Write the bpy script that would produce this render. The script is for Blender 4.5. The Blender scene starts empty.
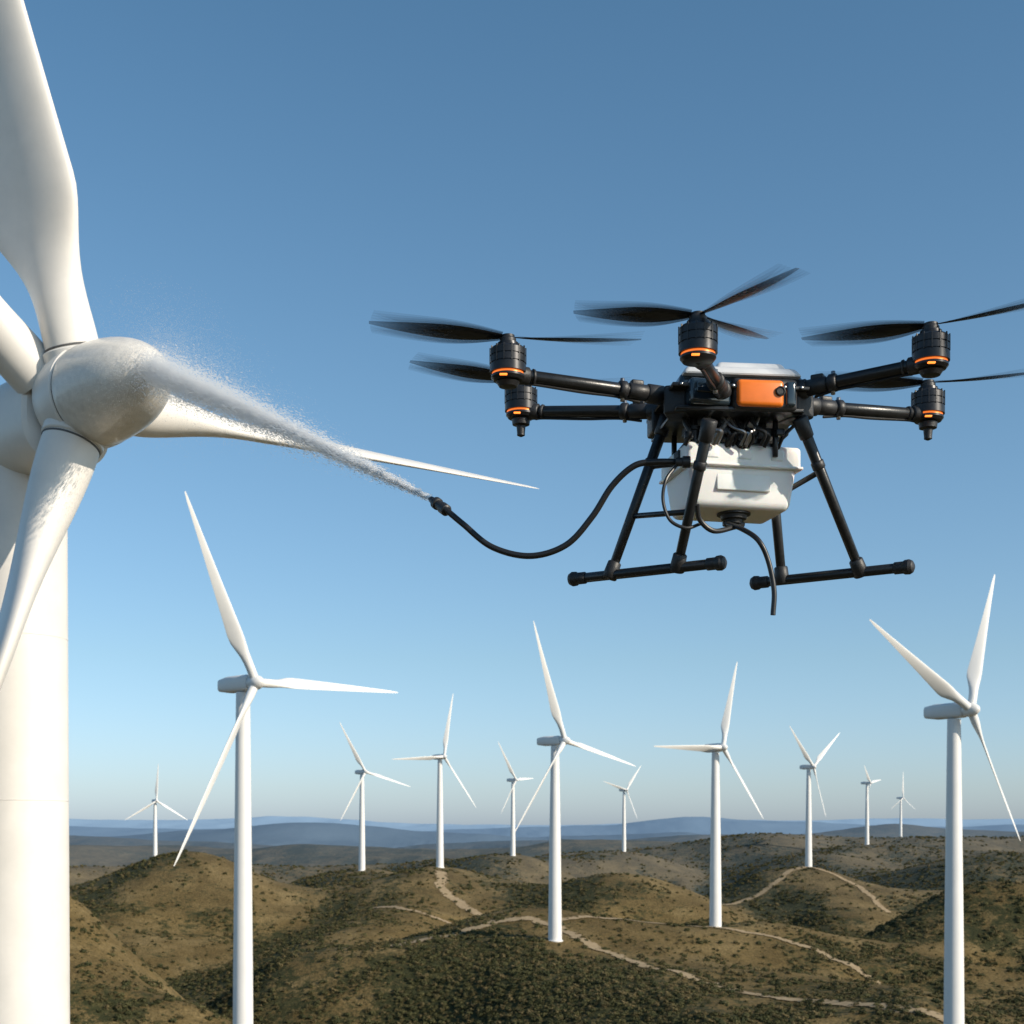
import bpy, bmesh, math, random
import numpy as np
from mathutils import Vector, Matrix
random.seed(4); rng=np.random.default_rng(7)
scene=bpy.context.scene
F=1400.0
def P(u,v,d):
    """bearing measured from the viewpoint + distance in metres -> world metres"""
    return Vector(((u-512)/F*d, d, (830-v)/F*d))

# ---------------------------------------------------------------- materials
def mat(name, col, rough=0.5, metal=0.0, var=0.0, vscale=3.0, bump=0.0, bscale=20.0, emis=None, estr=0.0, alpha=1.0, sss=0.0, coat=0.0, trans=0.0):
    m=bpy.data.materials.new(name); m.use_nodes=True
    nt=m.node_tree; b=nt.nodes["Principled BSDF"]
    b.inputs["Base Color"].default_value=(*col,1); b.inputs["Roughness"].default_value=rough
    b.inputs["Metallic"].default_value=metal; b.inputs["Alpha"].default_value=alpha
    b.inputs["Coat Weight"].default_value=coat
    b.inputs["Transmission Weight"].default_value=trans
    if sss: 
        b.inputs["Subsurface Weight"].default_value=sss; b.inputs["Subsurface Scale"].default_value=0.05
    if emis:
        b.inputs["Emission Color"].default_value=(*emis,1); b.inputs["Emission Strength"].default_value=estr
    tc=nt.nodes.new("ShaderNodeTexCoord")
    if var>0:
        n=nt.nodes.new("ShaderNodeTexNoise"); n.inputs["Scale"].default_value=vscale; n.inputs["Detail"].default_value=5
        n.inputs["Roughness"].default_value=0.65
        nt.links.new(tc.outputs["Object"],n.inputs["Vector"])
        r=nt.nodes.new("ShaderNodeValToRGB")
        r.color_ramp.elements[0].position=0.3; r.color_ramp.elements[1].position=0.7
        r.color_ramp.elements[0].color=(*[c*(1-var) for c in col],1)
        r.color_ramp.elements[1].color=(*[min(1,c*(1+var*0.4)) for c in col],1)
        nt.links.new(n.outputs["Fac"],r.inputs["Fac"]); nt.links.new(r.outputs["Color"],b.inputs["Base Color"])
        mr=nt.nodes.new("ShaderNodeMapRange"); mr.inputs["To Min"].default_value=max(0,rough-0.12); mr.inputs["To Max"].default_value=min(1,rough+0.12)
        nt.links.new(n.outputs["Fac"],mr.inputs["Value"]); nt.links.new(mr.outputs["Result"],b.inputs["Roughness"])
    if bump>0:
        n2=nt.nodes.new("ShaderNodeTexNoise"); n2.inputs["Scale"].default_value=bscale; n2.inputs["Detail"].default_value=4
        nt.links.new(tc.outputs["Object"],n2.inputs["Vector"])
        bp=nt.nodes.new("ShaderNodeBump"); bp.inputs["Strength"].default_value=bump; bp.inputs["Distance"].default_value=0.02
        nt.links.new(n2.outputs["Fac"],bp.inputs["Height"]); nt.links.new(bp.outputs["Normal"],b.inputs["Normal"])
    return m

M_paint=mat("turbine_paint",(0.77,0.735,0.685),0.40,var=0.07,vscale=1.6,bump=0.02,bscale=8)
M_far=mat("turbine_paint_far",(0.76,0.745,0.72),0.45,var=0.04,vscale=0.2)
M_wet=mat("spinner_wet",(0.74,0.70,0.64),0.34,var=0.14,vscale=9,bump=0.25,bscale=60,coat=0.3)
M_seam=mat("seam",(0.10,0.10,0.10),0.7)
M_seam2=mat("tower_seam",(0.66,0.63,0.59),0.6)
M_carbon=mat("carbon_black",(0.016,0.017,0.019),0.32,var=0.3,vscale=25,bump=0.05,bscale=120)
M_matte=mat("matte_black",(0.022,0.022,0.024),0.48,var=0.3,vscale=18,bump=0.1,bscale=90)
M_motor=mat("motor_metal",(0.03,0.03,0.033),0.36,metal=0.5,var=0.2,vscale=14)
M_rubber=mat("hose_rubber",(0.014,0.014,0.015),0.40)
M_orange=mat("orange_shell",(0.92,0.21,0.018),0.38,var=0.10,vscale=10,coat=0.2)
M_shell=mat("grey_white_shell",(0.66,0.67,0.68),0.35,var=0.06,vscale=10,coat=0.3)
M_nose=mat("dark_nose",(0.02,0.035,0.05),0.12,coat=0.6)
M_tank=mat("tank_plastic",(0.86,0.85,0.83),0.42,var=0.05,vscale=5,bump=0.05,bscale=14,sss=0.2)
M_steel=mat("steel",(0.35,0.35,0.36),0.3,metal=0.9)
M_glow=mat("status_led",(0.8,0.2,0.02),0.4,emis=(1.0,0.22,0.03),estr=2.2)
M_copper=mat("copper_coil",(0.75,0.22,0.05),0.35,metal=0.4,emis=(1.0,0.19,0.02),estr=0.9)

# ---------------------------------------------------------------- mesh helpers
def empty(name,loc):
    e=bpy.data.objects.new(name,None); e.location=loc; e.empty_display_size=0.5
    scene.collection.objects.link(e); return e
def make(name,verts,faces,m,parent=None,smooth=True,sharp=35,org=None):
    off=Vector(parent.location) if parent else Vector((0,0,0))
    me=bpy.data.meshes.new(name)
    me.from_pydata([tuple(Vector(v)-off) for v in verts],[],faces)
    bm=bmesh.new(); bm.from_mesh(me); bmesh.ops.recalc_face_normals(bm,faces=bm.faces); bm.to_mesh(me); bm.free()
    me.materials.append(m)
    if smooth:
        me.polygons.foreach_set("use_smooth",[True]*len(me.polygons))
        me.set_sharp_from_angle(angle=math.radians(sharp))
    o=bpy.data.objects.new(name,me); scene.collection.objects.link(o)
    if parent: o.parent=parent
    return o
def frame(d):
    d=Vector(d).normalized()
    up=Vector((0,0,1)) if abs(d.z)<0.95 else Vector((1,0,0))
    x=up.cross(d).normalized(); y=d.cross(x).normalized()
    return x,y,d
def lathe(name,p0,axis,prof,m,parent,seg=32,sharp=30):
    """prof: list of (t along axis, radius)"""
    x,y,d=frame(axis); p0=Vector(p0); V=[];Fc=[]
    for t,r in prof:
        for k in range(seg):
            a=2*math.pi*k/seg; V.append(p0+d*t+(x*math.cos(a)+y*math.sin(a))*max(r,1e-4))
    n=len(prof)
    for i in range(n-1):
        for k in range(seg):
            k2=(k+1)%seg; Fc.append((i*seg+k,i*seg+k2,(i+1)*seg+k2,(i+1)*seg+k))
    Fc.append(tuple(range(seg))); Fc.append(tuple((n-1)*seg+k for k in range(seg)))
    return make(name,V,Fc,m,parent,sharp=sharp)
def cyl(name,a,b,r1,r2,m,parent,seg=20):
    a=Vector(a);b=Vector(b);L=(b-a).length; c=min(r1,r2)*0.15; c=min(c,L*0.2)
    return lathe(name,a,b-a,[(0,r1-c),(c,r1),(L-c,r2),(L,r2-c)],m,parent,seg,sharp=50)
def smoothpath(pts,n=10):
    pts=[Vector(p) for p in pts]; out=[]
    q=[pts[0]*2-pts[1]]+pts+[pts[-1]*2-pts[-2]]
    for i in range(1,len(q)-2):
        for k in range(n):
            t=k/n; p0,p1,p2,p3=q[i-1],q[i],q[i+1],q[i+2]
            out.append(0.5*((2*p1)+(p2-p0)*t+(2*p0-5*p1+4*p2-p3)*t*t+(3*p1-p0-3*p2+p3)*t**3))
    out.append(pts[-1]); return out
def hose(name,pts,r,m,parent,seg=12,n=10):
    c=smoothpath(pts,n); V=[];Fc=[]
    x,y,d=frame(c[1]-c[0])
    for i,p in enumerate(c):
        t=(c[min(i+1,len(c)-1)]-c[max(i-1,0)]).normalized()
        x=(x-t*x.dot(t)).normalized(); y=t.cross(x)
        for k in range(seg):
            a=2*math.pi*k/seg; V.append(p+(x*math.cos(a)+y*math.sin(a))*r)
    for i in range(len(c)-1):
        for k in range(seg):
            k2=(k+1)%seg; Fc.append((i*seg+k,i*seg+k2,(i+1)*seg+k2,(i+1)*seg+k))
    Fc.append(tuple(range(seg))); Fc.append(tuple((len(c)-1)*seg+k for k in range(seg)))
    return make(name,V,Fc,m,parent)
def box(name,c,size,m,parent,rz=0,rx=0,bev=0.02,taper=(1,1),segs=3):
    """taper scales the bottom face"""
    bm=bmesh.new(); bmesh.ops.create_cube(bm,size=1)
    for v in bm.verts:
        if v.co.z<0: v.co.x*=taper[0]; v.co.y*=taper[1]
        v.co.x*=size[0]; v.co.y*=size[1]; v.co.z*=size[2]
    if bev>0: bmesh.ops.bevel(bm,geom=bm.edges[:],offset=bev,segments=segs,affect='EDGES',profile=0.5)
    M=Matrix.Translation(Vector(c)-(Vector(parent.location) if parent else Vector()))@Matrix.Rotation(rz,4,'Z')@Matrix.Rotation(rx,4,'X')
    bm.transform(M); me=bpy.data.meshes.new(name); bm.to_mesh(me); bm.free()
    me.materials.append(m); me.polygons.foreach_set("use_smooth",[True]*len(me.polygons)); me.set_sharp_from_angle(angle=math.radians(40))
    o=bpy.data.objects.new(name,me); scene.collection.objects.link(o)
    if parent: o.parent=parent
    return o

def blade(name,hub,a,b,phi,L,r0,rootr,cmax,tipc,beta,m,parent,smax=0.27,sroot=0.1,tw=0.2,nsec=34,M=28,bend=0.0,thick=0.2,le=0.32):
    a=Vector(a);b=Vector(b);z=a.cross(b)
    if z.z<0: z=-z
    s=b*math.cos(phi)+z*math.sin(phi); t=-b*math.sin(phi)+z*math.cos(phi)
    V=[];Fc=[]
    for i in range(nsec):
        q=i/(nsec-1); q=q**1.15
        r=r0+(L-r0)*q
        w=min(1,max(0,(q-sroot*0.5)/(smax-sroot*0.5))); w=w*w*(3-2*w)
        if q<smax: c=2*rootr+(cmax-2*rootr)*w
        else:
            e=(q-smax)/(1-smax); c=cmax*(1-e)**1.0*0.92+tipc*e+cmax*0.08*(1-e)**3
        if q>0.985: c*=0.55
        bt=beta+tw*(1-q)
        ch=a*math.sin(bt)-t*math.cos(bt); th=s.cross(ch)
        tk=thick*(1-0.45*q)
        cen=Vector(hub)+s*r+a*(bend*q*q)
        for k in range(M):
            an=2*math.pi*k/M
            xx=0.5*(1+math.cos(an))
            yt=5*tk*(0.2969*math.sqrt(max(xx,0))-0.126*xx-0.3516*xx**2+0.2843*xx**3-0.1015*xx**4)
            ya=yt*(1 if an<math.pi else -1)
            X1=(le-xx)*c; Y1=ya*c
            X0=-rootr*math.cos(an); Y0=rootr*math.sin(an)
            V.append(cen+ch*(X0*(1-w)+X1*w)+th*(Y0*(1-w)+Y1*w))
    for i in range(nsec-1):
        for k in range(M):
            k2=(k+1)%M; Fc.append((i*M+k,i*M+k2,(i+1)*M+k2,(i+1)*M+k))
    Fc.append(tuple(range(M))); Fc.append(tuple((nsec-1)*M+k for k in range(M)))
    return make(name,V,Fc,m,parent,sharp=60), s

# ---------------------------------------------------------------- terrain
TAB=rng.random((8,256,256))
def vn(x,y,sc,seed):
    x=x/sc+seed*17.3; y=y/sc+seed*9.1
    xi=np.floor(x).astype(int); yi=np.floor(y).astype(int); fx=x-xi; fy=y-yi
    fx=fx*fx*fx*(fx*(fx*6-15)+10); fy=fy*fy*fy*(fy*(fy*6-15)+10)
    T=TAB[seed%8]; g=lambda i,j:T[i&255,j&255]
    return ((g(xi,yi)*(1-fx)+g(xi+1,yi)*fx)*(1-fy)+(g(xi,yi+1)*(1-fx)+g(xi+1,yi+1)*fx)*fy)*2-1
BASE=-106.0
RIDGES=[ # x1,y1,z1,x2,y2,z2,width
 (-45,570,-48, 20,645,-41,95),(20,645,-41,112,640,-43,100),(60,600,-44,130,430,-60,105),(112,640,-43,240,540,-70,95),
 (20,560,-46,70,420,-60,75),(130,430,-60,170,330,-72,90),
 (-52,1018,-27,-165,1010,-43,120),(-52,1018,-27,60,960,-39,120),(60,960,-39,140,900,-56,100),(-52,1018,-29,-95,780,-62,80),
 (-165,1010,-43,-225,860,-62,90),(60,950,-43,20,780,-68,80),(-122,1143,-37,-52,1018,-29,110),
 (-232,1000,-29,-330,950,-44,105),(-232,1000,-29,-160,930,-54,90),(-232,1000,-32,-270,840,-62,80),
 (-290,520,-22,-185,500,-32,75),(-185,500,-32,-105,430,-56,65),(-185,500,-38,-140,370,-56,65),
 (150,1050,-50,235,1109,-29,110),(235,1109,-29,365,1010,-44,115),(235,1100,-32,230,880,-64,80),
 (440,720,-22,256,700,-35,90),(256,700,-35,190,640,-58,70),(330,690,-36,250,500,-62,85),
 (110,2000,-32,350,2000,-18,230),(350,2000,-18,800,2050,-10,250),(350,1900,-24,420,1500,-46,170),(458,1806,-20,600,1700,-26,160),
 (480,1350,-30,700,1300,-18,150),(480,1350,-30,330,1420,-52,130),
 (-500,1600,-44,-330,1650,-50,160),(-330,1650,-50,-50,1700,-46,160),(-50,1700,-46,140,1806,-30,160),(0,1490,-30,-60,1600,-40,130),
 (-650,1350,-34,-420,1300,-56,130),
 (722,2600,-18,1200,2500,0,260),(722,2600,-18,200,2700,-24,260),(200,2700,-24,-700,2900,-38,260),(-700,2900,-38,-1100,2800,-24,240),
 (500,4000,-26,1100,4200,4,380),(1100,4200,4,1900,4000,-8,380),(-200,4300,-44,500,4000,-26,300),(-1500,4300,-10,-700,4100,-44,320),
 (-1900,6000,-30,-950,6100,16,520),(-950,6100,16,-300,5900,-24,480),(-300,5900,-24,700,6200,-8,420),
 (-3200,9500,30,-1800,9000,-10,800),(-1800,9000,-10,0,9200,0,700),(0,9200,0,1300,9100,60,800),(1300,9100,60,2500,9300,12,800),(2500,9300,12,4500,9000,60,800),
 (-7000,15000,100,-2500,15500,105,1500),(-2500,15500,105,-300,15000,24,1200),(-300,15000,24,2500,15500,80,1400),(2500,15500,80,7000,15000,130,1500),
]
PINS=[(17.6,560,-44),(91.2,626,-43.4),(-122.5,1143,-33),(-52.4,1018,-27),(1,1490,-27),(144.5,1806,-28),(235,1109,-30),(458,1806,-19),(722,2600,-18.5),(-402,1577,-47)]
def h0(x,y):
    x=np.asarray(x,float); y=np.asarray(y,float)
    wx=x+16*vn(x,y,170,1)+4*vn(x,y,60,2); wy=y+26*vn(x,y,180,3)+5*vn(x,y,60,4)
    fk=np.clip((y-3300)/2000,0,1)
    wx=wx+fk*(180*vn(x,y,900,2)+60*vn(x,y,350,6)); wy=wy+fk*260*vn(x,y,1100,7)
    acc=np.zeros_like(x)
    for x1,y1,z1,x2,y2,z2,w in RIDGES:
        dx,dy=x2-x1,y2-y1
        t=np.clip(((wx-x1)*dx+(wy-y1)*dy)/(dx*dx+dy*dy),0,1)
        d2=(wx-x1-dx*t)**2+(wy-y1-dy*t)**2
        hh=(z1+(z2-z1)*t-BASE)*np.exp(-d2/(w*w)*0.9)
        acc+=hh**6
    h=BASE+acc**(1/6)
    far=np.clip((y-2800)/2500,0,1)
    side=np.clip((np.abs(x)-500-0.1*np.maximum(y,0))/900,0,1)*np.clip((3000-y)/800,0,1)
    rid=1-np.abs(vn(x,y,190,5))
    low=np.clip((-40-h)/16,0.22,1)
    h=h+low*(7*(rid-0.7)*np.clip(y/400,0.3,1)+4.2*(1-np.abs(vn(x,y,75,6)))-2.4+1.3*(1-np.abs(vn(x,y,34,2))))+0.6*vn(x,y,28,7)+0.25*vn(x,y,9,2)
    mid=np.clip((y-1250)/500,0,1)*np.clip((5000-y)/1500,0,1)
    h=h+mid*(12*(1-np.abs(vn(x,y,330,4)))-8+5*vn(x,y,130,1))
    h=h+far*(10*vn(x,y,1300,3)+9*vn(x,y,520,5)+5*vn(x,y,210,6))+np.clip((y-10000)/8000,0,1)*25
    h=h+side*(20+22*vn(x,y,420,4))
    near=np.clip((320-y)/250,0,1)
    return h*(1-near)+near*(-72+3*vn(x,y,80,3))
A=np.array([(p[0],p[1]) for p in PINS]); SG=np.array([45,45,70,70,90,90,80,110,150,110.])
def kern(x,y): return np.stack([np.exp(-((x-A[i,0])**2+(y-A[i,1])**2)/(2*SG[i]**2)) for i in range(len(A))],-1)
K=kern(A[:,0],A[:,1]); res=np.array([p[2] for p in PINS])-h0(A[:,0],A[:,1]); WK=np.linalg.solve(K,res)
def H(x,y):
    x=np.asarray(x,float); y=np.asarray(y,float)
    return h0(x,y)+kern(x,y)@WK
def veg(x,y):
    h=H(x,y); e=12.0
    gx=(H(x+e,y)-h)/e
    v=0.43+0.26*vn(x,y,55,1)+0.26*vn(x,y,20,3)+0.10*vn(x,y,160,6)+gx*1.5-np.clip((h+64)/40,-0.12,1)*0.12
    return np.clip(v,0,1)

ys=[-900.0]
while ys[-1]<30000:
    y=ys[-1]; ys.append(y+(12 if y<250 else 2.4+max(0,y-350)*0.0045))
xs=[0.0]
while xs[-1]<22000:
    x=xs[-1]; xs.append(x+2.8+max(0,x-260)*0.015)
xs=np.array([-v for v in xs[:0:-1]]+xs); ys=np.array(ys)
nx,ny=len(xs),len(ys)
X,Y=np.meshgrid(xs,ys); Z=H(X.ravel(),Y.ravel())
co=np.stack([X.ravel(),Y.ravel(),Z],-1)
me=bpy.data.meshes.new("hills_terrain"); me.vertices.add(nx*ny); me.vertices.foreach_set("co",co.ravel())
i=np.arange(ny-1)[:,None]*nx+np.arange(nx-1)[None,:]; q=np.stack([i,i+1,i+nx+1,i+nx],-1).reshape(-1,4)
me.loops.add(q.size); me.loops.foreach_set("vertex_index",q.ravel().astype(np.int32))
me.polygons.add(len(q)); me.polygons.foreach_set("loop_start",(np.arange(len(q))*4).astype(np.int32))
me.update(calc_edges=True); me.polygons.foreach_set("use_smooth",np.ones(len(q),bool))
VG=veg(X.ravel(),Y.ravel())
at=me.attributes.new("veg",'FLOAT','POINT'); at.data.foreach_set("value",VG.astype(np.float32))
terrain=bpy.data.objects.new("hills_terrain",me); scene.collection.objects.link(terrain)

def ground_mat(name,track=False):
    m=bpy.data.materials.new(name); m.use_nodes=True; nt=m.node_tree; N=nt.nodes; Lk=nt.links
    b=N["Principled BSDF"]; b.inputs["Roughness"].default_value=0.95; b.inputs["Specular IOR Level"].default_value=0.1
    geo=N.new("ShaderNodeNewGeometry")
    def noise(s,d=6,r=0.6):
        n=N.new("ShaderNodeTexNoise"); n.inputs["Scale"].default_value=s; n.inputs["Detail"].default_value=d; n.inputs["Roughness"].default_value=r
        Lk.new(geo.outputs["Position"],n.inputs["Vector"]); return n.outputs["Fac"]
    def ramp(f,stops):
        r=N.new("ShaderNodeValToRGB"); e=r.color_ramp.elements
        e[0].position=stops[0][0]; e[0].color=(*stops[0][1],1); e[1].position=stops[-1][0]; e[1].color=(*stops[-1][1],1)
        for p,c in stops[1:-1]: x=e.new(p); x.color=(*c,1)
        Lk.new(f,r.inputs["Fac"]); return r.outputs["Color"]
    def mix(f,a,bb,mode='MIX'):
        x=N.new("ShaderNodeMix"); x.data_type='RGBA'; x.blend_type=mode
        if isinstance(f,float): x.inputs[0].default_value=f
        else: Lk.new(f,x.inputs[0])
        Lk.new(a,x.inputs[6]); Lk.new(bb,x.inputs[7]); return x.outputs[2]
    def math2(op,a,bb):
        x=N.new("ShaderNodeMath"); x.operation=op
        for i_,v in enumerate((a,bb)):
            if isinstance(v,(int,float)): x.inputs[i_].default_value=v
            else: Lk.new(v,x.inputs[i_])
        return x.outputs[0]
    if track:
        c=ramp(noise(0.5),[(0.3,(0.25,0.185,0.11)),(0.7,(0.38,0.29,0.18))])
        Lk.new(c,b.inputs["Base Color"])
        at=N.new("ShaderNodeAttribute"); at.attribute_name="edge"
        al=math2('GREATER_THAN',math2('ADD',at.outputs["Fac"],math2('MULTIPLY',math2('SUBTRACT',noise(0.45,6,0.7),0.5),4.2)),0.5)
        Lk.new(al,b.inputs["Alpha"])
        return m
    dry=ramp(noise(0.035,6,0.65),[(0.32,(0.112,0.080,0.033)),(0.5,(0.172,0.124,0.054)),(0.68,(0.25,0.185,0.088))])
    fine=ramp(noise(0.9,4,0.7),[(0.3,(0.45,0.46,0.42)),(0.7,(1.3,1.25,1.2))])
    dry=mix(1.0,dry,fine,'MULTIPLY')
    green=ramp(noise(0.25,5,0.7),[(0.3,(0.024,0.028,0.012)),(0.55,(0.052,0.052,0.022)),(0.75,(0.105,0.088,0.038))])
    at=N.new("ShaderNodeAttribute"); at.attribute_name="veg"
    v=math2('ADD',at.outputs["Fac"],math2('MULTIPLY',math2('SUBTRACT',noise(0.13,7,0.88),0.5),4.6))
    f=N.new("ShaderNodeMapRange"); f.inputs["From Min"].default_value=0.34; f.inputs["From Max"].default_value=0.62
    Lk.new(v,f.inputs["Value"])
    c=mix(f.outputs["Result"],dry,green)
    # aerial haze painted into the base colour: blue-grey grows with distance along Y
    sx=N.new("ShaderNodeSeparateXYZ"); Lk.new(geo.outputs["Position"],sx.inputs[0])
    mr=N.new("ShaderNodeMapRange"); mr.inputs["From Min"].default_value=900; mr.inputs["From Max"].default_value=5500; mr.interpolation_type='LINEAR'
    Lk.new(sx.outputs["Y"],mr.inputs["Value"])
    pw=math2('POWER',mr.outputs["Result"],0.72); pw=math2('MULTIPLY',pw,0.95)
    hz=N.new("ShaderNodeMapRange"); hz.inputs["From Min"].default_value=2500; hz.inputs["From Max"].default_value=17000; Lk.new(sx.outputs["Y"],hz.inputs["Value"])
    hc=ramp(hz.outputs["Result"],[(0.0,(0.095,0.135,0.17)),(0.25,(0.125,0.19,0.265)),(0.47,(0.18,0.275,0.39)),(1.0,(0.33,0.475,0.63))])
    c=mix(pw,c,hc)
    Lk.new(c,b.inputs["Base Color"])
    bp=N.new("ShaderNodeBump"); bp.inputs["Strength"].default_value=1.0; bp.inputs["Distance"].default_value=1.2
    Lk.new(noise(0.35,5,0.75),bp.inputs["Height"]); Lk.new(bp.outputs["Normal"],b.inputs["Normal"])
    return m
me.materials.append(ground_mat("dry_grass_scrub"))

# dirt tracks draped on the hills
M_track=ground_mat("dirt_track_soil",True)
def track(pts,w):
    c=smoothpath([Vector((x,y,0)) for x,y in pts],24)
    V=[];Fc=[];E=[]
    cols=[-1,-0.6,-0.2,0.2,0.6,1]
    for i_,p in enumerate(c):
        t=(c[min(i_+1,len(c)-1)]-c[max(i_-1,0)]).normalized(); n=Vector((-t.y,t.x,0))
        p=p+n*(1.2*math.sin(i_*0.21)+0.8*math.sin(i_*0.53+1))
        for k in cols:
            qp=p+n*k*w; V.append([qp.x,qp.y]); E.append(1.45-1.9*abs(k)**1.5)
    V=np.array(V); z=H(V[:,0],V[:,1])+0.35
    nc=len(cols)
    for i_ in range(len(c)-1):
        for k in range(nc-1): Fc.append((i_*nc+k,i_*nc+k+1,(i_+1)*nc+k+1,(i_+1)*nc+k))
    m2=bpy.data.meshes.new("dirt_track"); m2.from_pydata([(a_,b_,c_) for (a_,b_),c_ in zip(V,z)],[],Fc)
    at=m2.attributes.new("edge",'FLOAT','POINT'); at.data.foreach_set("value",np.array(E,np.float32))
    m2.materials.append(M_track); m2.polygons.foreach_set("use_smooth",[True]*len(Fc))
    o=bpy.data.objects.new("dirt_track",m2); scene.collection.objects.link(o)
track([(-48,560),(-22,585),(8,600),(24,575),(38,545),(58,505),(84,465),(112,430),(140,400)],4.6)
track([(20,598),(50,622),(91,622),(130,600),(160,560)],3.0)
track([(-52,1000),(-46,960),(-28,930),(0,905),(30,880),(52,850)],6)
track([(-90,900),(-60,880),(-20,870),(20,860)],4.5)
track([(150,1040),(195,1070),(235,1100),(262,1060),(270,1010)],4)

# scrub bushes (instanced)
def bush_mesh(name,seed,n=130):
    r=random.Random(seed); V=[];Fc=[]
    lobes=[(r.uniform(-.5,.5),r.uniform(-.5,.5),r.uniform(.2,.55),r.uniform(.35,.62)) for _ in range(6)]
    for _ in range(n):
        cx,cy,cz,cr=r.choice(lobes)
        d=Vector((r.gauss(0,1),r.gauss(0,1),r.gauss(0.2,1))).normalized(); p=Vector((cx,cy,cz))+d*cr*r.uniform(0.6,1.0)
        if p.z<0: p.z=abs(p.z)*0.4
        nrm=(d+Vector((r.uniform(-.6,.6),r.uniform(-.6,.6),r.uniform(-.4,.8)))).normalized()
        x,y,_d=frame(nrm); s=r.uniform(0.10,0.22); b0=len(V)
        V+= [p+x*s,p+y*s*0.8,p-x*s,p-y*s*0.8]; Fc.append((b0,b0+1,b0+2,b0+3))
    m2=bpy.data.meshes.new(name); m2.from_pydata([tuple(v) for v in V],[],Fc); return m2
def leaf_mat(name,c1,c2):
    m=bpy.data.materials.new(name); m.use_nodes=True; nt=m.node_tree; b=nt.nodes["Principled BSDF"]
    b.inputs["Roughness"].default_value=0.8; b.inputs["Specular IOR Level"].default_value=0.2
    oi=nt.nodes.new("ShaderNodeObjectInfo"); r=nt.nodes.new("ShaderNodeValToRGB")
    r.color_ramp.elements[0].color=(*c1,1); r.color_ramp.elements[1].color=(*c2,1)
    nt.links.new(oi.outputs["Random"],r.inputs["Fac"]); nt.links.new(r.outputs["Color"],b.inputs["Base Color"]); return m
ML=[leaf_mat("scrub_leaf",(0.040,0.046,0.018),(0.105,0.095,0.038)),leaf_mat("scrub_leaf_dry",(0.08,0.068,0.028),(0.17,0.13,0.06))]
NB=150000
u=rng.random(NB*3); by=330*np.exp(u*np.log(2100/330)); bx=(rng.random(NB*3)-0.5)*by*1.1+0
vv=veg(bx,by)+0.55*vn(bx,by,11,5)+0.2*vn(bx,by,34,4); keep=rng.random(NB*3)<np.clip((vv-0.15)*1.0,0.07,1); bx,by=bx[keep][:NB],by[keep][:NB]
bz=H(bx,by); sz=(0.4+1.45*rng.random(len(bx))**2.6)*(0.75+by/2400)
print("bushes",len(bx))
for g in range(3):
    idx=np.arange(len(bx))%3==g
    x_,y_,z_,s_=bx[idx],by[idx],bz[idx],sz[idx]; n=len(x_); an=rng.random(n)*6.283; hs=s_/2
    vs=np.zeros((n,4,3))
    for k in range(4):
        a_=an+k*math.pi/2; vs[:,k,0]=x_+np.cos(a_)*hs*1.414; vs[:,k,1]=y_+np.sin(a_)*hs*1.414; vs[:,k,2]=z_-0.15*s_
    m2=bpy.data.meshes.new("scrub_bushes"); m2.from_pydata(vs.reshape(-1,3).tolist(),[],(np.arange(n*4).reshape(-1,4)).tolist())
    o=bpy.data.objects.new("scrub_bushes",m2); scene.collection.objects.link(o)
    o.instance_type='FACES'; o.use_instance_faces_scale=True; o.show_instancer_for_render=False
    bm_=bush_mesh("bush",g+3); bm_.materials.append(ML[1 if g==2 else 0]); c=bpy.data.objects.new("bush",bm_); scene.collection.objects.link(c); c.parent=o

# ---------------------------------------------------------------- wind turbines on the hills
def turbine(x,y,hz,k,angs,L,hh=80):
    base=float(H(np.array([x]),np.array([y]))[0])-0.6
    e=empty("wind_turbine",(x,y,base)); th=math.asin(k)
    a=Vector((math.cos(th),-math.sin(th),0)); b=Vector((math.sin(th),math.cos(th),0))
    top=hz-2.0; Ht=top-base
    lathe("tower",(x,y,base),(0,0,1),[(0,3.3),(0.5,3.3),(0.6,2.75),(Ht*0.5,2.3),(Ht-0.4,1.65),(Ht,1.65)],M_far,e,seg=28)
    hubp=Vector((x,y,hz))+a*5.0
    # nacelle
    V=[];Fc=[]; prof=[(-8.5,1.15),(-8.2,1.5),(-5,1.95),(2.6,1.95),(3.2,1.7)]
    for t,r in prof:
        for kk in range(20):
            an=2*math.pi*kk/20; cx=math.copysign(abs(math.cos(an))**0.55,math.cos(an))*r*0.95; cz=math.copysign(abs(math.sin(an))**0.55,math.sin(an))*r
            V.append(Vector((x,y,hz))+a*t+b*cx+Vector((0,0,cz+0.1)))
    for i_ in range(len(prof)-1):
        for kk in range(20):
            k2=(kk+1)%20; Fc.append((i_*20+kk,i_*20+k2,(i_+1)*20+k2,(i_+1)*20+kk))
    Fc.append(tuple(range(20))); Fc.append(tuple(80+kk for kk in range(20)))
    make("nacelle",V,Fc,M_far,e)
    lathe("spinner",hubp-a*1.8,a,[(0,1.5),(0.2,1.7),(2.0,1.75),(3.0,1.5),(3.9,0.9),(4.3,0.3),(4.35,0.01)],M_far,e,seg=24,sharp=60)
    for j,an in enumerate(angs):
        LL=L if not isinstance(L,(list,tuple)) else L[j]
        blade("blade_%d"%(j+1),hubp,a,b,math.radians(an),LL,0.8,1.05,3.7,0.5,math.radians(18),M_far,e,tw=0.5,nsec=24,M=16,bend=0.3,smax=0.24)
turbine(-63.4,330,(830-684)/F*330,.68,[1,115.5,242],[44.5,45.5,48])
turbine(17.2,560,(830-741)/F*560,.64,[-10,114,229],49.5)
turbine(91.0,626,(830-748)/F*626,.84,[78,181,-53],39.5)
turbine(110.5,350,(830-711)/F*350,.82,[75,153,-59],[35.5,42,38])
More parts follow.
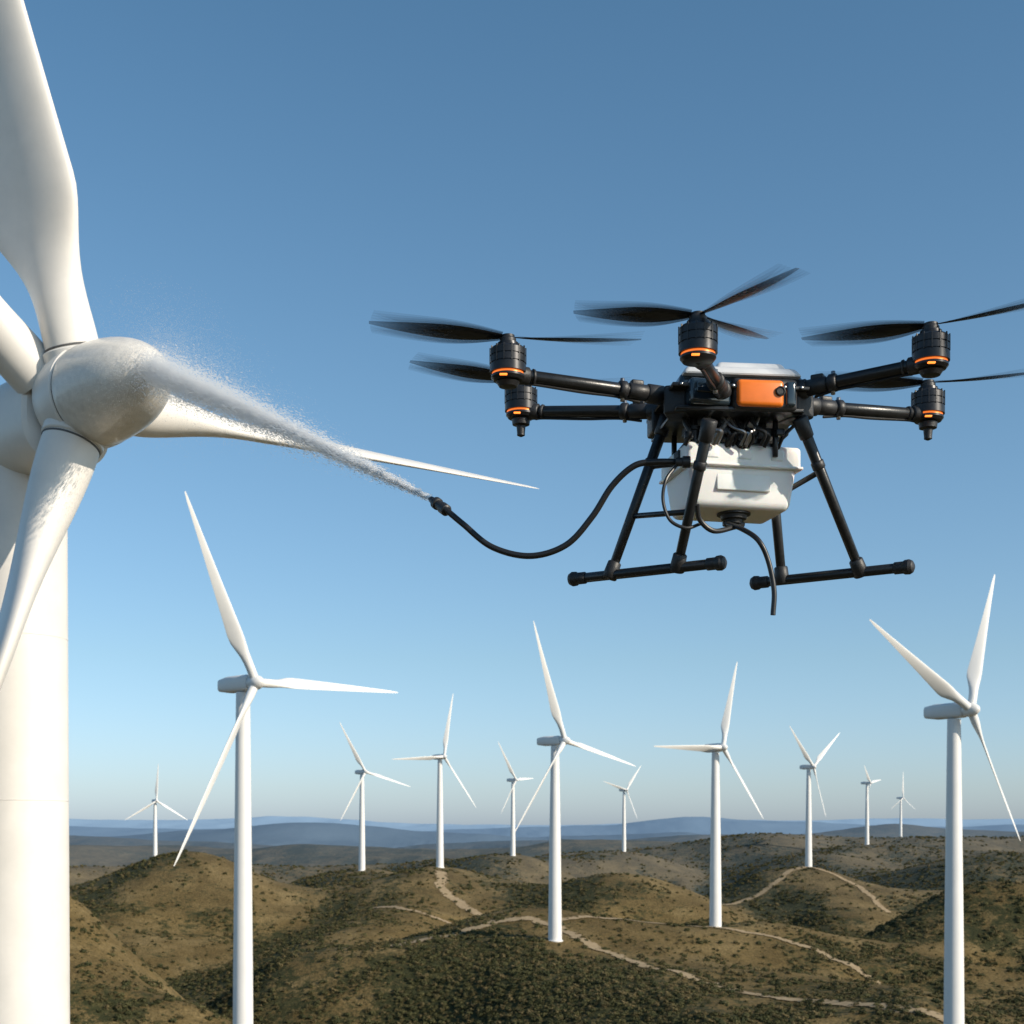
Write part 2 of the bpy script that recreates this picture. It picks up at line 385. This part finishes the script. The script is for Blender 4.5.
turbine(-122.5,1143,(830-772)/F*1143,.75,[123,-14,238],47)
turbine(-52.4,1018,(830-757)/F*1018,.76,[80,184,-51],47)
turbine(1,1490,(830-780)/F*1490,.72,[124,5,238],[48,26,42])
turbine(144.5,1806,(830-790)/F*1806,.8,[165,52,-64],41)
turbine(235,1109,(830-767)/F*1109,.8,[132,42,-70],42)
turbine(458,1806,(830-783)/F*1806,.7,[125,10,245],27)
turbine(722,2600,(830-798)/F*2600,.7,[90,205,-25],50)
turbine(-402,1577,(830-801)/F*1577,.85,[87,211,-31],42)

# ---------------------------------------------------------------- near turbine
hub=P(91,398,22.0); c45=math.sqrt(0.5)
a=Vector((c45,-c45,0)); b=Vector((c45,c45,0))
tx,ty=hub.x-a.x*2.55,hub.y-a.y*2.55
gz=float(H(np.array([tx]),np.array([ty]))[0])-0.5
nt_=empty("wind_turbine",(tx,ty,gz)); ztop=hub.z-0.55
T=ztop-gz
lathe("tower",(tx,ty,gz),(0,0,1),[(0,1.9),(0.4,1.9),(0.45,1.6),(T-30,1.25),(T-14,0.88),(T-9,0.86),(T-0.3,0.82),(T,0.82)],M_paint,nt_,seg=64)
for zz,rr in ((T-3.0,0.832),(T-5.75,0.8455),(T-16,0.97)):
    lathe("tower_flange",(tx,ty,gz+zz),(0,0,1),[(0,rr),(0.002,rr+0.004),(0.014,rr+0.004),(0.016,rr)],M_seam2,nt_,seg=64)
# nacelle, rounded box section
def nac(name,t0,prof,m,cz0,pw=0.62):
    V=[];Fc=[];S=40
    for t,ry,rz in prof:
        for kk in range(S):
            an=2*math.pi*kk/S; cx=math.copysign(abs(math.cos(an))**pw,math.cos(an))*ry; cz=math.copysign(abs(math.sin(an))**pw,math.sin(an))*rz
            V.append(hub+a*t+b*cx+Vector((0,0,cz+cz0)))
    n=len(prof)
    for i_ in range(n-1):
        for kk in range(S):
            k2=(kk+1)%S; Fc.append((i_*S+kk,i_*S+k2,(i_+1)*S+k2,(i_+1)*S+kk))
    Fc.append(tuple(range(S))); Fc.append(tuple((n-1)*S+kk for kk in range(S)))
    return make(name,V,Fc,m,nt_,sharp=40)
nac("nacelle",0,[(-5.4,.5,.5),(-5.2,.68,.66),(-4,.78,.78),(-1.2,.80,.80),(-0.80,.77,.77),(-0.74,.70,.70)],M_paint,-0.14,0.75)
lathe("hub_gap_ring",hub-a*0.78,a,[(0,0.6),(0.16,0.6)],M_seam,nt_,seg=40)
lathe("hub_shell",hub-a*0.66,a,[(0,0.56),(0.03,0.66),(0.15,0.73),(0.45,0.78),(0.70,0.79),(0.80,0.785),(0.82,0.76)],M_paint,nt_,seg=64,sharp=30)
lathe("spinner_seam",hub+a*0.14,a,[(0,0.755),(0.06,0.755)],M_seam,nt_,seg=48)
sp=[(0,0.74),(0.01,0.76),(0.03,0.77)]
for k in range(1,24):
    t=k/23; sp.append((0.03+1.70*math.sin(t*math.pi/2), 0.77*math.cos(t*math.pi/2)**0.86 if k<23 else 0.01))
lathe("spinner",hub+a*0.18,a,sp,M_wet,nt_,seg=64,sharp=50)
lathe("spinner_tip",hub+a*1.88,a,[(0,0.07),(0.05,0.07),(0.08,0.05),(0.09,0.01)],M_paint,nt_,seg=20)
for j,(an,LL,off) in enumerate(((2.1,10.3,-0.15),(105,13.5,-0.2),(251,13.5,-0.15),(141,12.0,-0.78))):
    o,s=blade("blade_%d"%(j+1),hub+a*off,a,b,math.radians(an),LL,0.62,0.42 if j!=2 else 0.45,1.5 if j==0 else 1.95,0.12,math.radians(62) if j!=2 else math.radians(70),M_paint,nt_,smax=0.25 if j==0 else (0.20 if j==1 else 0.3),sroot=0.04,tw=0.1,nsec=60,M=40,thick=0.19,le=0.36 if j==0 else (0.38 if j==1 else 0.45))
    if j<3:
        lathe("root_collar_%d"%(j+1),hub+a*off+s*0.5,s,[(0,0.48),(0.24,0.48),(0.26,0.465),(0.27,0.44)],M_paint,nt_,seg=48)
        lathe("root_seal_%d"%(j+1),hub+a*off+s*0.78,s,[(0,0.43),(0.015,0.436),(0.03,0.43)] if j!=2 else [(0,0.458),(0.015,0.462),(0.03,0.458)],M_seam,nt_,seg=48)

# ---------------------------------------------------------------- drone
dr=empty("spraying_drone",(1.55,10.0,3.0))
hubs={'FL':Vector((-.027,9.4,3.29)),'F':Vector((1.1625,8.75,3.2)),'FR':Vector((2.768,9.25,3.317)),'BL':Vector((.068,10.6,3.392)),'BR':Vector((3.12,10.5,3.3375)),'B':Vector((1.75,11.25,3.32))}
inner={'FL':(.98,9.75,3.035),'F':(1.43,9.56,3.0),'FR':(2.0,9.7,3.05),'BL':(1.04,10.2,3.05),'BR':(2.17,10.15,3.07),'B':(1.6,10.35,3.03)}
props={'FL':([12,188],.93),'F':([-50,173,47],.78),'FR':([-28,152],.87),'BL':([17,197],.86),'BR':([-8,172],.86),'B':([60,240],.8)}
# propeller blade material, translucent towards the tip (spinning)
def prop_mat(name,al):
    m=mat(name,(0.012,0.013,0.016),0.4); nt=m.node_tree; bs=nt.nodes["Principled BSDF"]
    at=nt.nodes.new("ShaderNodeAttribute"); at.attribute_name="span"
    mr=nt.nodes.new("ShaderNodeMapRange"); mr.inputs["From Min"].default_value=0.2; mr.inputs["From Max"].default_value=1.0
    mr.inputs["To Min"].default_value=al[0]; mr.inputs["To Max"].default_value=al[1]
    nt.links.new(at.outputs["Fac"],mr.inputs["Value"]); nt.links.new(mr.outputs["Result"],bs.inputs["Alpha"]); return m
M_prop=prop_mat("propeller",(1.0,0.3)); M_blur=prop_mat("propeller_sweep",(0.30,0.10))
def propblade(name,c,ang,L,m,dz=0.0,flat=False):
    d=Vector((math.cos(ang),math.sin(ang),0)); n=Vector((-d.y,d.x,0)); z=Vector((0,0,1)); V=[];Fc=[];SP=[]
    N=18; M=10
    for i_ in range(N):
        q=i_/(N-1); r=0.04+(L-0.04)*q
        w=0.05+0.11*math.sin(min(1,q*2.2)*math.pi/2) if q<0.45 else 0.16*(1-((q-0.45)/0.55)**1.6*0.75)
        pit=math.radians(20-12*q); ch=n*math.cos(pit)+z*math.sin(pit); th=d.cross(ch)
        cen=c+d*r+z*(0.05*q*q+dz)
        if flat:
            for sgn in (-1,1): V.append(cen+ch*(w*0.5*sgn)); SP.append(q)
        else:
            for kk in range(M):
                an=2*math.pi*kk/M; V.append(cen+ch*(w*0.5*math.cos(an))+th*(w*0.07*math.sin(an)+w*0.05*math.cos(an)**2)); SP.append(q)
    if flat:
        for i_ in range(N-1): Fc.append((2*i_,2*i_+1,2*i_+3,2*i_+2))
    else:
        for i_ in range(N-1):
            for kk in range(M):
                k2=(kk+1)%M; Fc.append((i_*M+kk,i_*M+k2,(i_+1)*M+k2,(i_+1)*M+kk))
        Fc.append(tuple(range(M))); Fc.append(tuple((N-1)*M+kk for kk in range(M)))
    o=make(name,V,Fc,m,dr,sharp=60); at_=o.data.attributes.new("span",'FLOAT','POINT'); at_.data.foreach_set("value",np.array(SP,np.float32))
for key,hc in hubs.items():
    z=Vector((0,0,1)); r=.122
    # motor can with ribs
    prof=[(0,0.05),(0.01,r*0.80),(0.03,r*0.93),(0.045,r*0.93),(0.047,r*0.84),(0.06,r*0.84),(0.062,r),(0.115,r),(0.117,r*.95),(0.123,r*.95),(0.125,r),(0.165,r),(0.167,r*.95),(0.173,r*.95),(0.175,r),(0.215,r),(0.228,r*.9),(0.238,r*.70),(0.24,r*.6),(0.262,r*.58),(0.268,r*.3)]
    lathe("motor_"+key,hc-z*0.285,z,prof,M_motor,dr,seg=40)
    lathe("motor_coil_"+key,hc-z*0.237,z,[(0,r*.88),(0.013,r*.88)],M_copper,dr,seg=32)
    box("status_light_"+key,hc-z*0.266+Vector((-0.03,-r*0.92,0)),(0.05,0.02,0.010),M_glow,dr,bev=0.003)
    for q in range(14):
        an=2*math.pi*q/14; p=hc+Vector((math.cos(an)*r*0.985,math.sin(an)*r*0.985,-0.075)); box("motor_fin_%s_%d"%(key,q),p-z*0.035,(0.008,0.008,0.11),M_matte,dr,rz=an,bev=0)
    lathe("propeller_hub_"+key,hc-z*0.025,z,[(0,.055),(0.03,.055),(0.04,.045),(0.055,.045),(0.06,.02)],M_matte,dr,seg=24)
    e=hc-z*0.225; ib=Vector(inner[key]); d=(ib-e).normalized()
    if key in('BL','BR'):
        lathe("motor_foot_"+key,hc-z*0.285,-z,[(0,.07),(0.04,.065),(0.05,.035),(0.10,.03),(0.12,.03),(0.13,.01)],M_matte,dr,seg=20)
    elif key!='F':
        lathe("motor_foot_"+key,hc-z*0.285,-z,[(0,.08),(0.03,.06),(0.035,.02)],M_matte,dr,seg=20)
    # arm: tube + clamps
    cyl("arm_"+key,e,ib,.042,.046,M_carbon,dr,24)
    for t0,t1,rr in ((-0.02,0.15,.062),(0.17,0.19,.054)):
        cyl("arm_socket_"+key,e+d*t0,e+d*t1,rr,rr*0.95,M_matte,dr,24)
    LL=(ib-e).length
    for t0,t1,rr in ((LL-.26,LL-.20,.062),(LL-.19,LL-.04,.056),(LL-.05,LL+.08,.066)):
        cyl("arm_hinge_"+key,e+d*t0,e+d*t1,rr,rr,M_matte,dr,24)
    box("arm_latch_"+key,e+d*(LL-.12)+z*0.06,(.09,.05,.04),M_matte,dr,rz=math.atan2(d.y,d.x),bev=.01)
    cyl("arm_pin_"+key,e+d*(LL-.23)-z*0.08,e+d*(LL-.23)+z*0.08,.016,.016,M_steel,dr,12)
    hose("arm_cable_"+key,[e+d*.12-z*.055,e+d*.2-z*.05,e+d*(LL*.5)-z*.056,e+d*(LL-.28)-z*.052,e+d*(LL-.1)-z*.07],.010,M_rubber,dr,8)
    for q,an in enumerate(props[key][0]):
        propblade("propeller_%s_%d"%(key,q),hc+z*0.02,math.radians(an),props[key][1],M_prop)
        for w_,dd in enumerate((-10,-7.5,-5,-2.5,2.5,5,7.5,10)):
            propblade("propeller_sweep_%s_%d_%d"%(key,q,w_),hc+z*0.02,math.radians(an+dd),props[key][1]*0.99,M_blur,dz=0.002*(w_+1)*(1 if dd>0 else -1),flat=True)

# body
yaw=math.radians(6)
B=lambda x,y,z:Vector((1.52,10.0,0))+Matrix.Rotation(yaw,3,'Z')@Vector((x,y,0))+Vector((0,0,z))
box("frame_lower_plate",B(0,0,2.885),(.90,.84,.03),M_carbon,dr,rz=yaw,bev=.008)
box("frame_upper_plate",B(0,0,3.03),(.96,.90,.03),M_carbon,dr,rz=yaw,bev=.008)
box("avionics_bay",B(0,0.02,2.955),(.80,.74,.13),M_matte,dr,rz=yaw,bev=.02)
box("body_shell",B(0.03,0.03,3.09),(.86,.78,.12),M_nose,dr,rz=yaw,bev=.04,taper=(1.06,1.06))
box("top_cover",B(0.02,-0.02,3.150),(.76,.74,.07),M_shell,dr,rz=yaw,bev=.03,taper=(1.12,1.12))
box("top_hatch",B(0.10,-0.02,3.205),(.46,.60,.07),M_shell,dr,rz=yaw,bev=.03,taper=(1.12,1.12))
box("front_cowl_panel",B(0.13,-.42,2.985),(.33,.10,.185),M_orange,dr,rz=yaw,bev=.03)
box("front_cowl_rim",B(0.17,-.395,2.985),(.46,.10,.225),M_matte,dr,rz=yaw,bev=.035)
box("cowl_side_block",B(0.345,-.43,2.985),(.07,.07,.17),M_nose,dr,rz=yaw,bev=.018)
box("nose_module",B(-.22,-.39,2.99),(.30,.13,.18),M_nose,dr,rz=yaw+0.15,bev=.03)
box("nose_window",B(-.24,-.46,3.01),(.16,.02,.07),M_nose,dr,rz=yaw+0.15,bev=.008)
lathe("camera_lens",B(0.265,-.47,2.995),B(0,-1,0)-B(0,0,0),[(0,.034),(.012,.034),(.016,.027),(.010,.02),(.010,.001)],M_matte,dr,seg=24)
for i_,xx in enumerate((-.40,.44)):
    box("side_bracket_%d"%i_,B(xx,-.25,2.96),(.16,.22,.20),M_matte,dr,rz=yaw+(.4 if i_ else -.4),bev=.02)
    box("side_bracket_rear_%d"%i_,B(xx,.28,2.97),(.18,.2,.18),M_matte,dr,rz=yaw,bev=.02)
for q in range(8):
    cyl("frame_bolt_%d"%q,B(-.42+q*.12,-.452,3.03),B(-.42+q*.12,-.462,3.03),.011,.011,M_steel,dr,10)
cyl("gps_mast",B(.34,.15,3.1),B(.34,.15,3.27),.012,.012,M_matte,dr,10)
lathe("gps_puck",B(.34,.15,3.26),(0,0,1),[(0,.03),(.01,.05),(.03,.05),(.04,.03)],M_matte,dr,seg=20)

# pump assembly between frame and tank
rr_=random.Random(11)
for q in range(4):
    xx=-.27+q*.17; lathe("pump_%d"%q,B(xx,-.16+.05*(q%2),2.66),(0,0,1),[(0,.05),(.02,.062),(.06,.062),(.065,.05),(.13,.05),(.135,.06),(.16,.06),(.17,.035),(.24,.03)],M_matte if q%2 else M_motor,dr,seg=20)
box("pump_manifold",B(0,-.12,2.80),(.66,.12,.06),M_matte,dr,rz=yaw,bev=.012)
box("pump_plate",B(0,0.05,2.71),(.66,.45,.025),M_carbon,dr,rz=yaw,bev=.005)
for q in range(20):
    x0=rr_.uniform(-.36,.34); x1=x0+rr_.uniform(-.15,.15); y0=rr_.uniform(-.28,-.14)
    hose("pump_line_%d"%q,[B(x0,y0,2.68),B(x0+.02,y0-.05,2.75),B((x0+x1)/2,y0-.03,2.80+rr_.uniform(-.03,.03)),B(x1,y0,2.88)],rr_.choice((.010,.013,.017)),rr_.choice((M_rubber,M_rubber,M_steel)),dr,seg=8,n=6)
for q in range(6):
    box("pump_fitting_%d"%q,B(-.32+.13*q,-.24,2.74+.02*(q%3)),(.06,.05,.05),rr_.choice((M_matte,M_steel,M_motor)),dr,rz=yaw,bev=.008)
for sx in(-.31,.31):
    for sy in(-.2,.26):
        cyl("tank_post",B(sx,sy,2.62),B(sx,sy,2.87),.02,.02,M_carbon,dr,12)

# tank
ty_=math.radians(12); tc=Vector((1.570,10.10,0))
def TB(x,y,z): return tc+Matrix.Rotation(ty_,3,'Z')@Vector((x,y,0))+Vector((0,0,z))
box("tank_lower",TB(0,0,2.415),(.81,.56,.30),M_tank,dr,rz=ty_,bev=.05,taper=(.90,.88),segs=5)
box("tank_upper",TB(0,0,2.625),(.85,.60,.16),M_tank,dr,rz=ty_,bev=.03,taper=(1.0,1.0),segs=5)
box("tank_rim",TB(0,0,2.555),(.87,.62,.022),M_tank,dr,rz=ty_,bev=.009)
box("tank_lid",TB(.05,-.03,2.718),(.5,.38,.04),M_tank,dr,rz=ty_,bev=.015)
for sx in (-.24,0,.24):
    box("tank_rib",TB(sx,-.292,2.635),(.10,.03,.08),M_tank,dr,rz=ty_,bev=.012)
box("tank_front_emboss",TB(0,-.268,2.44),(.40,.02,.12),M_tank,dr,rz=ty_,rx=-.10,bev=.009)
box("tank_clip",TB(.428,-.1,2.63),(.03,.10,.10),M_matte,dr,rz=ty_,bev=.01)
box("tank_strap",TB(-.428,-.1,2.63),(.03,.10,.10),M_matte,dr,rz=ty_,bev=.01)
lathe("tank_outlet",TB(0.0,-.08,2.272),(0,0,-1),[(0,.12),(.02,.12),(.025,.095),(.05,.09),(.055,.06),(.08,.055),(.09,.02)],M_matte,dr,seg=28)
box("outlet_valve",TB(0.0,-.08,2.19),(.16,.05,.04),M_matte,dr,rz=ty_,bev=.012)

# landing gear
def gear(name,p0,p1):
    cyl(name,p0,p1,.040,.034,M_carbon,dr,20); d=(Vector(p1)-Vector(p0)).normalized()
    cyl(name+"_top_clamp",Vector(p0)-d*.03,Vector(p0)+d*.12,.056,.050,M_matte,dr,20)
    cyl(name+"_foot_clamp",Vector(p1)-d*.10,Vector(p1)+d*.03,.050,.056,M_matte,dr,20)
    m_=Vector(p0).lerp(Vector(p1),.28); cyl(name+"_collar",m_-d*.03,m_+d*.03,.046,.046,M_matte,dr,16)
SL0,SL1=P(574,579,10.32),P(720,563,9.72); SR0,SR1=P(756,583,10.5),P(908,567,9.87)
def skid(nm,p,q):
    cyl(nm,p,q,.036,.036,M_carbon,dr,20); d=(q-p).normalized()
    for s_,pp in ((1,p),(-1,q)):
        cyl(nm+"_foam",pp,pp+d*s_*.10,.044,.044,M_matte,dr,20)
        lathe(nm+"_cap",pp-d*s_*.045,d*s_,[(0,.02),(.012,.042),(.035,.054),(.065,.052),(.085,.04)],M_matte,dr,seg=20)
skid("skid_a",SL0,SL1); skid("skid_b",SR0,SR1)
LA,LB=SL0.lerp(SL1,.26),SL0.lerp(SL1,.72); RA,RB=SR0.lerp(SR1,.18),SR0.lerp(SR1,.70)
TA,TBp,TCp,TD=P(666,420,10.1),P(709,424,9.45),P(768,430,10.3),P(801,422,9.7)
gear("leg_1",TA,LA); gear("leg_2",TBp,LB); gear("leg_3",TCp,RA); gear("leg_4",TD,RB)
cyl("leg_brace_1",TA.lerp(LA,.62),TBp.lerp(LB,.60),.02,.02,M_carbon,dr,14)
cyl("leg_brace_2",TCp.lerp(RA,.45),TD.lerp(RB,.32),.02,.02,M_carbon,dr,14)
cyl("leg_brace_3",TA.lerp(LA,.30),TB(-.41,0,2.62),.02,.02,M_carbon,dr,14)
# hoses + lance
hose("spray_hose",[P(680,462,9.66),P(655,462,9.64),P(634,466,9.65),P(612,486,9.7),P(592,517,9.75),P(566,545,9.8),P(530,556,9.85),P(492,547,9.9),P(463,524,9.95),P(444,508,10.0)],.022,M_rubber,dr,14,12)
n0,n1=P(447,511,10.0),P(428,497,10.2); dn=(n1-n0).normalized()
lathe("spray_nozzle",n0,dn,[(0,.03),(.01,.042),(.07,.042),(.075,.034),(.13,.034),(.135,.044),(.17,.044),(.18,.03),(.24,.022),(.25,.012)],M_matte,dr,seg=20)
hose("tank_hose_a",[P(676,466,9.62),P(666,480,9.56),P(663,500,9.56),P(670,520,9.56),P(686,528,9.56),P(700,524,9.6)],.012,M_rubber,dr,10)
hose("tank_hose_b",[P(697,505,9.5),P(700,520,9.55),P(714,531,9.6),P(735,527,9.75)],.018,M_rubber,dr,10)
hose("drain_hose",[P(728,524,9.8),P(742,529,9.65),P(758,540,9.55),P(768,560,9.55),P(774,590,9.55),P(773,615,9.55)],.018,M_rubber,dr,12)
lathe("hose_fitting",P(690,462,9.62),Vector((-1,0,0)),[(0,.04),(.05,.04),(.055,.03),(.10,.03)],M_matte,dr,seg=18)

# ---------------------------------------------------------------- water spray
n1=n0+dn*0.25; tgt=hub+a*1.72+Vector((0.05,-0.1,0.0))
D=tgt-n1; Lj=D.length; ax,ay,ad=frame(D)
def drops(count,fn,name_m,parent,name):
    V=np.zeros((count,6,3)); base=np.array([[1,0,0],[-1,0,0],[0,1,0],[0,-1,0],[0,0,1],[0,0,-1]],float)
    Bm=np.array([ax,ay,ad])
    for k in range(count):
        p,r,l=fn(); V[k]=np.array(p)[None,:]+(base*np.array([r,r,l]))@Bm
    V-=np.array(parent.location)
    f=np.array([[0,2,4],[2,1,4],[1,3,4],[3,0,4],[2,0,5],[1,2,5],[3,1,5],[0,3,5]])
    Fa=(f[None]+np.arange(count)[:,None,None]*6).reshape(-1,3)
    m_=bpy.data.meshes.new(name); m_.from_pydata(V.reshape(-1,3).tolist(),[],Fa.tolist()); m_.materials.append(name_m)
    o=bpy.data.objects.new(name,m_); scene.collection.objects.link(o); o.parent=parent
M_drop=bpy.data.materials.new("water_droplet"); M_drop.use_nodes=True; nt=M_drop.node_tree; nt.nodes.clear()
o1=nt.nodes.new("ShaderNodeOutputMaterial"); d1=nt.nodes.new("ShaderNodeBsdfDiffuse"); d1.inputs[0].default_value=(1,1,1,1)
t1=nt.nodes.new("ShaderNodeBsdfTranslucent"); t1.inputs[0].default_value=(1,1,1,1); mx=nt.nodes.new("ShaderNodeMixShader"); mx.inputs[0].default_value=0.5
tr=nt.nodes.new("ShaderNodeBsdfTransparent"); mx2=nt.nodes.new("ShaderNodeMixShader"); mx2.inputs[0].default_value=0.5
nt.links.new(d1.outputs[0],mx.inputs[1]); nt.links.new(t1.outputs[0],mx.inputs[2]); nt.links.new(mx.outputs[0],mx2.inputs[1]); nt.links.new(tr.outputs[0],mx2.inputs[2]); nt.links.new(mx2.outputs[0],o1.inputs["Surface"])
ws=empty("water_spray",n1)
R=random.Random(5)
def core():
    t=R.random()**0.8; rad=0.022+0.36*t**0.95; g=abs(R.gauss(0,0.45)); an=R.uniform(0,6.283)
    p=n1+D*t+(ax*math.cos(an)+ay*math.sin(an))*rad*g + Vector((0,0,0.15*t*(1-t)))
    s=(1+t*0.9); return p,R.uniform(.0016,.0036)*s,R.uniform(.015,.055)*s
def wide():
    t=R.random()**0.6; rad=0.03+0.72*t**1.1; g=abs(R.gauss(0,0.55)); an=R.uniform(0,6.283)
    p=n1+D*t+(ax*math.cos(an)+ay*math.sin(an))*rad*g+Vector((0,0,0.15*t))
    s=(1+t); return p,R.uniform(.0009,.0018)*s,R.uniform(.003,.012)*s
def splash():
    d=Vector((R.gauss(0,1),R.gauss(0,1),R.gauss(0.35,0.9))).normalized(); q=R.random()**2.0*1.4
    p=tgt+d*q-D.normalized()*abs(R.gauss(0,0.9)); return p,R.uniform(.0014,.0032),R.uniform(.002,.006)
drops(60000,core,M_drop,ws,"jet_core"); drops(50000,wide,M_drop,ws,"jet_droplets"); drops(20000,splash,M_drop,ws,"splash_droplets")

# ---------------------------------------------------------------- light
el=math.radians(27); az=math.radians(120)
sd=Vector((math.cos(el)*math.sin(az),math.cos(el)*math.cos(az),math.sin(el)))
sl=bpy.data.lights.new("sun",'SUN'); sl.energy=5.0; sl.angle=math.radians(0.5); sl.color=(1.0,0.885,0.73)
so=bpy.data.objects.new("sun",sl); so.rotation_euler=(-sd).to_track_quat('-Z','Y').to_euler(); scene.collection.objects.link(so)
w=bpy.data.worlds.new("World"); scene.world=w; w.use_nodes=True; nt=w.node_tree
sky=nt.nodes.new("ShaderNodeTexSky"); sky.sky_type='NISHITA'; sky.sun_disc=False; sky.sun_elevation=el; sky.sun_rotation=az
sky.air_density=1.0; sky.dust_density=0.7; sky.ozone_density=2.0; sky.altitude=0
tc=nt.nodes.new("ShaderNodeTexCoord"); sx=nt.nodes.new("ShaderNodeSeparateXYZ"); nt.links.new(tc.outputs["Generated"],sx.inputs[0])
rp=nt.nodes.new("ShaderNodeValToRGB"); e=rp.color_ramp.elements
e[0].position=0.0; e[0].color=(0.80,0.98,1.50,1); e[1].position=0.55; e[1].color=(0.68,0.98,1.02,1)
for p_,c_ in ((0.03,(0.83,0.98,1.32)),(0.12,(0.84,0.98,1.08)),(0.29,(0.83,1.03,1.06))):
    x_=e.new(p_); x_.color=(*c_,1)
nt.links.new(sx.outputs["Z"],rp.inputs["Fac"])
mm=nt.nodes.new("ShaderNodeMix"); mm.data_type='RGBA'; mm.blend_type='MULTIPLY'; mm.inputs[0].default_value=1.0
nt.links.new(sky.outputs[0],mm.inputs[6]); nt.links.new(rp.outputs["Color"],mm.inputs[7])
bg=nt.nodes["Background"]; bg.inputs["Strength"].default_value=0.13; nt.links.new(mm.outputs[2],bg.inputs["Color"])
scene.view_settings.view_transform='Standard'; scene.view_settings.look='None'; scene.view_settings.exposure=0

cam=bpy.data.cameras.new("camera"); cam.lens=36*F/1024; cam.sensor_width=36; cam.shift_y=(830-512)/1024; cam.clip_start=0.1; cam.clip_end=80000
cam.dof.use_dof=True; cam.dof.focus_distance=9.8; cam.dof.aperture_fstop=5.0
co_=bpy.data.objects.new("camera",cam); co_.rotation_euler=(math.radians(90),0,0); scene.collection.objects.link(co_); scene.camera=co_
